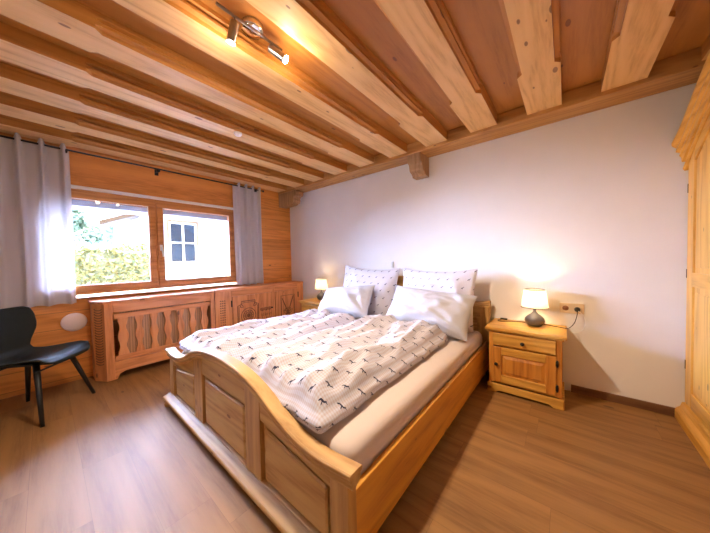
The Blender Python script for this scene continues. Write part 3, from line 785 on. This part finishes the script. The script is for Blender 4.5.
# ------------------------------------------------------------------ table lamps
def lamp(x, y, label):
    z = .5535
    t = thing('table_lamp', label, 'lamp', (x, y, z), 'bedside table lamps')
    MB().lathe((x, y, z), [(.035,0),(.045,.004),(.066,.025),(.073,.047),(.068,.068),(.050,.088),(.028,.104),(.016,.118),(.011,.128),(.011,.150)], 36).build('lamp_base', M['ceramic'], t)
    MB().lathe((x, y, z), [(.012,.146),(.014,.150),(.014,.185),(.006,.187)], 16).build('lamp_socket', M['black'], t)
    sec = [[(x+r*math.cos(2*PI*k/40), y+r*math.sin(2*PI*k/40), z+h) for k in range(40)] for r, h in ((.097,.160),(.086,.235),(.075,.310))]
    s = MB().loft(sec, True, False).build('lamp_shade', M['shade'], t, fixn=False)
    for r, h in ((.0975,.160), (.0755,.310)):
        b = MB(); b.tube([(x+r*math.cos(2*PI*k/32), y+r*math.sin(2*PI*k/32), z+h) for k in range(33)], .0042, 6, cap=False)
        b.build('shade_trim', M['black'], s)
    b = MB()
    for k in range(3):
        a = 2*PI*k/3; b.tube([(x, y, z+.19), (x+.095*math.cos(a), y+.095*math.sin(a), z+.163)], .0015, 4)
    b.build('shade_spider', M['black'], t)
    MB().lathe((x, y, z+.187), [(.010,0),(.014,.01),(.027,.035),(.029,.052),(.022,.070),(.008,.079),(.001,.08)], 20).build('bulb', M['bulb'], t)
    return t
lR = lamp(3.56, -.15, 'lit table lamp on the nightstand right of the bed, near the wall socket')
lL = copy_tree(lR); lL.location.x = .935; lL.location.y = -.16; lL['label'] = 'lit table lamp on the far nightstand beside the carved cabinet'

# socket, plug and cord
so = thing('wall_socket', 'beige double wall socket beside the right table lamp', 'socket', (3.80, 0, .705))
MB().box(3.724, 3.880, -.012, -.0005, .664, .746).build('cover_plate', M['socket'], so, bevel=.004, seg=3)
for x in (3.763, 3.838):
    b = MB().lathe((x, -.012, .705), [(.021,-.0005),(.021,.0),(.019,.004),(.0005,.004)], 24, axis=1)
    b.build('socket_recess', M['carve'] if x < 3.8 else M['socket'], so)
pg = thing('power_plug', 'dark plug with lamp cord, pushed into the double wall socket', 'plug', (3.838, -.012, .705))
MB().lathe((3.838, -.0135, .700), [(.001,-.034),(.012,-.032),(.018,-.022),(.020,0)], 20, axis=1).build('plug_body', M['cord'], pg)
def bez(pts, n=40):
    P_ = [Vector(p) for p in pts]; out = []
    P_ = [P_[0]*2-P_[1]] + P_ + [P_[-1]*2-P_[-2]]
    m_ = len(P_)-3
    for s_ in range(m_):
        for k in range(n//m_+1):
            t = k/(n//m_+1); a, b_, c, d_ = P_[s_:s_+4]
            out.append(.5*((2*b_)+(c-a)*t+(2*a-5*b_+4*c-d_)*t*t+(3*b_-a-3*c+d_)*t**3))
    return out+[P_[-2]]
cz = .5565
b = MB().tube(bez([(3.838,-.044,.690),(3.835,-.06,.66),(3.82,-.07,.60),(3.79,-.10,.562),(3.765,-.12,cz+.001),(3.72,-.10,cz),(3.64,-.07,cz),(3.56,-.06,cz),(3.45,-.075,cz),(3.36,-.115,cz),(3.30,-.14,cz),(3.275,-.11,cz),(3.30,-.06,cz)], 80), .0028, 8)
b.build('cord', M['cord'], pg)
MB().box(3.285, 3.345, -.068, -.046, .5545, .570).build('cord_switch', M['cord'], pg, bevel=.006, seg=3)
# second pale cord loop from plug to the floor
b = MB().tube(bez([(3.842,-.044,.695),(3.875,-.07,.66),(3.885,-.08,.60),(3.87,-.06,.545),(3.83,-.03,.51),(3.79,-.012,.50),(3.74,-.010,.46),(3.70,-.010,.25),(3.68,-.010,.005)], 60), .0022, 6)
b.build('spare_cable', M['whitetrim'], pg)['label'] = 'thin white cable'
# small switch on wall above the bed
b = MB().box(2.075, 2.10, -.018, -.0005, 1.035, 1.11).box(2.081, 2.094, -.026, -.018, 1.05, 1.08)
tag(b.build('wall_switch', M['grey'], bevel=.003, loc=(2.088, 0, 1.07)), 'small pale switch on the white wall above the gap between tall pillows', 'switch')

# ------------------------------------------------------------------ wardrobe
wr = thing('wardrobe', 'tall pine wardrobe with arched moulded crown, along the right wall', 'wardrobe', (4.67, -.9, 0))
wy0, wy1 = -1.79, -.006; wx = 4.40
cen = (wy0+wy1)/2; half = (wy1-wy0)/2
def crown(y):
    dd = 1-abs(y-cen)/half; dd = max(0, min(1, dd))
    return 1.905+.375*math.sin(PI/2*dd)**.85
ys = [wy0+(wy1-wy0)*(.5-.5*math.cos(PI*i/80)) for i in range(81)]
b = MB().box(wx+.02, RX-.001, wy0, wy0+.02, .02, 1.80).box(wx+.02, RX-.001, wy1-.02, wy1, .02, 1.80).box(RX-.02, RX-.001, wy0+.02, wy1-.02, .02, 1.80).box(wx+.02, RX-.001, wy0, wy1, .02, .06)
b.build('carcass', M['ward_z'], wr)
lo = [(y, 1.60) for y in ys]; hi = [(y, crown(y)-.03) for y in ys]
MB().strip(lo, hi, 0, wx+.012, wx+.03).build('arched_frieze', M['ward_z'], wr)
sec = [(.0,-.20),(-.022,-.20),(-.034,-.186),(-.022,-.172),(-.018,-.140),(-.040,-.138),(-.044,-.105),(-.056,-.095),(-.052,-.075),(-.078,-.066),(-.074,-.040),(-.096,-.026),(-.104,-.014),(-.104,.0),(.55,.004),(.55,-.02),(.02,-.03),(.02,-.16)]
def flare(y):
    d_ = min(abs(y-wy0), abs(y-wy1)); return .50+.22*math.exp(-d_/.07)
secs = [[(wx+(a*flare(y) if a < 0 else a), y, crown(y)+h) for a, h in sec] for y in ys]
MB().loft(secs, smooth=False).build('crown_moulding', M['ward_y'], wr)
pr = [(wx-.045, 0), (wx-.045, .055), (wx-.036, .07), (wx-.02, .085), (wx-.012, .115), (wx+.02, .125), (wx+.02, 0)]
MB().prism([(p[0], p[1]) for p in pr], 1, wy0-.0, wy1).build('base_moulding', M['ward_y'], wr, bevel=.002)
pieces('face_stile', M['ward_z'], wr, [(wx+.0, wx+.02, wy1-.026, wy1, .125, 1.80), (wx, wx+.02, wy0, wy0+.026, .125, 1.80), (wx, wx+.02, cen-.03, cen+.03, .125, 1.95)], bevel=.004)
for (da, db, kn) in ((wy0+.03, cen-.034, 1), (cen+.034, wy1-.03, -1)):
    n = 24; yy = [da+(db-da)*i/n for i in range(n+1)]
    def top(y): return crown(y)-.175
    y3 = [da+.10+(db-da-.20)*i/n for i in range(n+1)]
    door = MB().strip([(y, .225) for y in y3], [(y, top(y)-.095) for y in y3], 0, wx+.004, wx+.012).build('door', M['ward_z'], wr)
    for a, c in ((da, da+.10), (db-.10, db)):
        y5 = [a+(c-a)*i/6 for i in range(7)]
        MB().strip([(y, .13) for y in y5], [(y, top(y)) for y in y5], 0, wx-.006, wx+.012).build('door_stile', M['ward_z'], door, bevel=.004)
    pieces('door_rail', M['ward_y'], door, [(wx-.0055, wx+.0115, da+.10, db-.10, .13, .23), (wx-.010, wx+.0115, da+.10, db-.10, .93, 1.02)], bevel=.003)
    MB().strip([(y, top(y)-.10) for y in y3], [(y, top(y)) for y in y3], 0, wx-.0055, wx+.012).build('door_rail', M['ward_y'], door, bevel=.003)
    ins = .035; y4 = [da+.10+ins+(db-da-.20-2*ins)*i/n for i in range(n+1)]
    MB().box(wx-.004, wx+.004, da+.10+ins, db-.10-ins, .265, .895).build('raised_panel', M['ward_z'], door, bevel=.0075, seg=1)
    MB().strip([(y, 1.055) for y in y4], [(y, top(y)-.135) for y in y4], 0, wx-.004, wx+.004).build('raised_panel', M['ward_z'], door, bevel=.0075, seg=1)
    hy = wy1-.028 if kn < 0 else wy0+.028
    for z in (.36, .98, 1.55):
        MB().tube([(wx-.004, hy, z), (wx-.004, hy, z+.06)], .0045, 8).build('door_hinge', M['iron'], door)
    ky = cen+.034*(1 if kn < 0 else -1)+(.05 if kn < 0 else -.05)
    MB().lathe((wx-.006, ky, 1.05), [(.002,-.030),(.012,-.026),(.015,-.018),(.008,-.008),(.008,0)], 16, axis=0).build('door_knob', M['iron'], door)

# ------------------------------------------------------------------ ceiling spot bar, sensor
def spotbar(sy, label):
    z = 2.35
    sp = thing('spotlight_bar', label, 'ceiling lamp', (2.50, -2.065+sy, RZ), 'ceiling spotlight bars')
    MB().lathe((2.49, -2.05+sy, RZ-.0005), [(.056,0),(.056,-.024),(.050,-.032),(.012,-.036),(.001,-.036)], 36).build('ceiling_rose', M['chrome'], sp)
    MB().tube([(2.50, -2.055+sy, RZ-.034), (2.51, -2.06+sy, z)], .008, 10).tube([(2.51, -2.24+sy, z), (2.51, -1.885+sy, z)], .0075, 12).build('bar', M['nickel'], sp)
    for (y, tip) in ((-2.155, Vector((2.48, -2.162, 2.238))), (-1.955, Vector((2.57, -1.905, 2.258)))):
        a = Vector((2.51, y, z)); tip = tip.copy(); a.y += sy; tip.y += sy
        j = a + Vector((0, 0, -.035)); d = (tip-j).normalized()
        hd = MB().tube([tuple(a), tuple(j)], .005, 8).tube([tuple(j-d*.006), tuple(j), tuple(j+d*.004), tuple(tip-d*.012), tuple(tip-d*.010), tuple(tip)], .021, 20).build('spot_head', M['nickel'], sp)
        MB().tube([tuple(tip-d*.004), tuple(tip+d*.002), tuple(tip+d*.004)], .019, 20).build('bulb', M['bulb2'], hd)
    return sp
spotbar(0, 'nickel ceiling spotlight bar with two heads between the joists')
b = MB().lathe((1.498, -1.647, 2.2995), [(.034,0),(.034,-.012),(.026,-.022),(.010,-.025),(.009,-.030),(.001,-.030)], 28)
tag(b.build('smoke_sensor', M['whitetrim'], loc=(1.498, -1.647, 2.30)), 'small round white detector on the underside of a joist', 'smoke detector')

# ------------------------------------------------------------------ outside
struct(MB().box(-16, -.31, -12, 10, -.5, -.4).build('ground', M['gravel']))
NX = -5.0
hs = thing('neighbour_house', 'white rendered house with a four-pane window, seen through the window', 'house', (NX, 1, -.4))
wy, wY, wz, wZ = -.55, .27, 1.09, 2.39
MB().box(NX-.3, NX, -1.13, wy, -.4, 3.2).box(NX-.3, NX, wY, 5, -.4, 3.2).box(NX-.3, NX, wy, wY, -.4, wz).box(NX-.3, NX, wy, wY, wZ, 3.2).box(NX-4, NX-.3, -1.13, -.95, -.4, 3.2).build('wall', M['extwall'], hs)
t = .055
fr = MB().box(NX-.06, NX+.02, wy, wY, wz, wz+t).box(NX-.06, NX+.02, wy, wY, wZ-t, wZ).box(NX-.06, NX+.02, wy, wy+t, wz+t, wZ-t).box(NX-.06, NX+.02, wY-t, wY, wz+t, wZ-t)
ym, zm = (wy+wY)/2, (wz+wZ)/2
fo_ = fr.build('window', M['roofwood2'], hs)
t2 = t+.045
b = MB().box(NX-.05, NX-.005, wy+t, wY-t, wz+t, wz+t2).box(NX-.05, NX-.005, wy+t, wY-t, wZ-t2, wZ-t).box(NX-.05, NX-.006, wy+t, wy+t2, wz+t2, wZ-t2).box(NX-.05, NX-.006, wY-t2, wY-t, wz+t2, wZ-t2)
b.box(NX-.05, NX-.008, ym-.025, ym+.025, wz+t2, wZ-t2).box(NX-.05, NX-.010, wy+t2, wY-t2, zm-.02, zm+.02)
b.build('muntins', M['whitetrim'], fo_)
MB().box(NX-.045, NX-.035, wy+t2, wY-t2, wz+t2, wZ-t2).build('pane', M['farglass'], fo_)
MB().add([(NX-.3,-.75,2.74),(NX+.9,-.75,2.66),(NX+.9,3.2,2.10),(NX-.3,3.2,2.18),(NX-.3,-.75,2.86),(NX+.9,-.75,2.78),(NX+.9,3.2,2.22),(NX-.3,3.2,2.30)], [(0,1,2,3),(4,7,6,5),(0,4,5,1),(1,5,6,2),(2,6,7,3),(3,7,4,0)]).build('eave', M['extbox'], hs)
pv = [(NX-.4,-1.75,2.10),(NX+.5,-1.95,2.06),(NX+.5,-1.08,2.45),(NX-.4,-1.08,2.40)]
MB().add(pv+[(x, y, z+.10) for x, y, z in pv], [(0,1,2,3),(4,7,6,5),(0,4,5,1),(1,5,6,2),(2,6,7,3),(3,7,4,0)]).build('porch_roof', M['roofwood'], hs)

def leaves(b, cfn, count, size, rnd):
    for _ in range(count):
        p = cfn(); a = rnd.uniform(0, 2*PI); e = rnd.uniform(-1, 1); s_ = size*rnd.uniform(.6, 1.3)
        u_ = Vector((math.cos(a)*math.cos(e), math.sin(a)*math.cos(e), math.sin(e))); w_ = u_.cross(Vector((rnd.uniform(-1,1), rnd.uniform(-1,1), rnd.uniform(-1,1)))).normalized()
        b.add([p-u_*s_, p+w_*s_*.5, p+u_*s_, p-w_*s_*.5], [(0,1,2,3)])
rnd = random.Random(4)
hg = thing('hedge', 'clipped yellow-green hedge outside, seen through the left window pane', 'hedge', (-3.4, -2.9, -.4))
def hp():
    y = rnd.uniform(-4.6, -1.22); s_ = rnd.random()
    bump = .05*math.sin(y*7)+.04*math.sin(y*17)
    if s_ < .66: return Vector((-3.10+rnd.uniform(-.10,.08)+bump, y, rnd.uniform(-.35, 1.48)))
    if s_ < .9: return Vector((rnd.uniform(-3.8,-3.1), y, 1.46+rnd.uniform(-.08,.06)+bump))
    return Vector((rnd.uniform(-3.8,-3.1), -1.24+rnd.uniform(-.05,.05), rnd.uniform(-.35,1.45)))
b = MB(); leaves(b, hp, 9000, .045, rnd); b.build('foliage', M['leafY'], hg, fixn=False)
b = MB().box(-3.75, -3.22, -4.6, -1.32, -.3, 1.38); b.build('inner_growth', M['leafG'], hg)
for k in range(6): MB().tube([(-3.45, -4.4+k*.6, -.4), (-3.45, -4.38+k*.6, .3)], .03, 8).build('stem', M['bark'], hg)
def tree(x, y, z, r, label, sc_=1.0):
    t_ = thing('tree', label, 'tree', (x, y, -.4), 'trees beyond the hedge')
    MB().tube([(x, y, -.4), (x+.05, y, z*.5), (x, y, z)], .10, 10, r2=.04).build('trunk', M['bark'], t_)
    cs = [Vector((x+rnd.uniform(-r,r)*.6, y+rnd.uniform(-r,r)*.6, z+rnd.uniform(-r,r)*.7)) for _ in range(9)]
    def cp():
        c = rnd.choice(cs); v = Vector((rnd.gauss(0,1), rnd.gauss(0,1), rnd.gauss(0,1))).normalized()*r*.45*rnd.uniform(.6,1); return c+v
    b = MB(); leaves(b, cp, 2500, .09*sc_, rnd); b.build('crown', M['leafG'], t_, fixn=False)
tree(-9.0, -2.15, 2.3, .75, 'rounded green bush-like tree just above the hedge, at the left edge of the pane')
tree(-10.5, -.95, 2.35, .45, 'small green tree in the middle distance above the hedge')
tree(-8.5, -3.2, 3.5, 1.1, 'tall tree partly hidden by the left curtain')

# ------------------------------------------------------------------ light
wd_ = bpy.data.worlds.new('world'); scn.world = wd_; wd_.use_nodes = True
nt = wd_.node_tree; bg = nt.nodes['Background']; bg.inputs[0].default_value = (.80, .90, 1.0, 1); bg.inputs[1].default_value = 2.1
def light(kind, name, loc, energy, color, target=None, **k):
    l = bpy.data.lights.new(name, kind); l.energy = energy; l.color = color
    for a, v in k.items(): setattr(l, a, v)
    o = bpy.data.objects.new(name, l); col.objects.link(o); o.location = loc
    if target is not None: o.rotation_euler = (Vector(target)-Vector(loc)).to_track_quat('-Z', 'Y').to_euler()
    return o
light('SUN', 'sun', (3, -2, 6), 6.5, (1, .96, .90), (-3, -1.0, 0), angle=.02)
light('SUN', 'sky_daylight', (-6, -4.2, 5.2), 78, (.46, .60, 1.0), (0, -1.95, 1.0), angle=math.radians(85))
light('AREA', 'sky_portal', (-.40, -1.94, 1.33), 0, (1,1,1), (2, -1.94, 1.33), shape='RECTANGLE', size=1.0, size_y=1.9).data.cycles.is_portal = True
WARM = (1, .68, .38)
light('POINT', 'lamp_light_right', (3.56, -.15, .5535+.24), 20, WARM, shadow_soft_size=.03)
light('POINT', 'lamp_light_left', (.935, -.16, .5535+.24), 10, WARM, shadow_soft_size=.03)
WS = (1, .82, .62)
light('SPOT', 'spot_light_a', (2.48, -2.162, 2.228), 36, WS, target=(2.46, -2.30, 0), shadow_soft_size=.02, spot_size=2.6, spot_blend=.9)
light('SPOT', 'spot_light_b', (2.576, -1.90, 2.249), 42, WS, target=(3.3, -1.3, 0), shadow_soft_size=.02, spot_size=2.6, spot_blend=.9)
light('POINT', 'spot_spill_a', (2.48, -2.162, 2.222), 2.0, WS, shadow_soft_size=.02)
light('POINT', 'spot_spill_b', (2.579, -1.897, 2.243), 2.0, WS, shadow_soft_size=.02)

# ------------------------------------------------------------------ camera
cam = bpy.data.cameras.new('camera'); co = bpy.data.objects.new('camera', cam); col.objects.link(co)
cam.sensor_fit = 'HORIZONTAL'; cam.sensor_width = 36; cam.lens = 36*255.899/710; cam.clip_start = .02; cam.clip_end = 200
yaw, pit, rol = math.radians(-39.51166), math.radians(-1.61186), math.radians(-1.14376)
fv = Vector((math.sin(yaw)*math.cos(pit), math.cos(yaw)*math.cos(pit), math.sin(pit)))
r0 = Vector((math.cos(yaw), -math.sin(yaw), 0)); u0 = r0.cross(fv)
r1 = r0*math.cos(rol)+u0*math.sin(rol); u1 = -r0*math.sin(rol)+u0*math.cos(rol)
mw = Matrix(((r1.x, u1.x, -fv.x, 3.7646), (r1.y, u1.y, -fv.y, -2.7879), (r1.z, u1.z, -fv.z, 1.15), (0, 0, 0, 1)))
co.matrix_world = mw
scn.camera = co
scn.view_settings.view_transform = 'Standard'; scn.view_settings.look = 'None'; scn.view_settings.gamma = 1
scn.view_settings.use_curve_mapping = False; scn.view_settings.exposure = 1.58
for o in scn.objects:
    if '_local' in o: del o['_local']
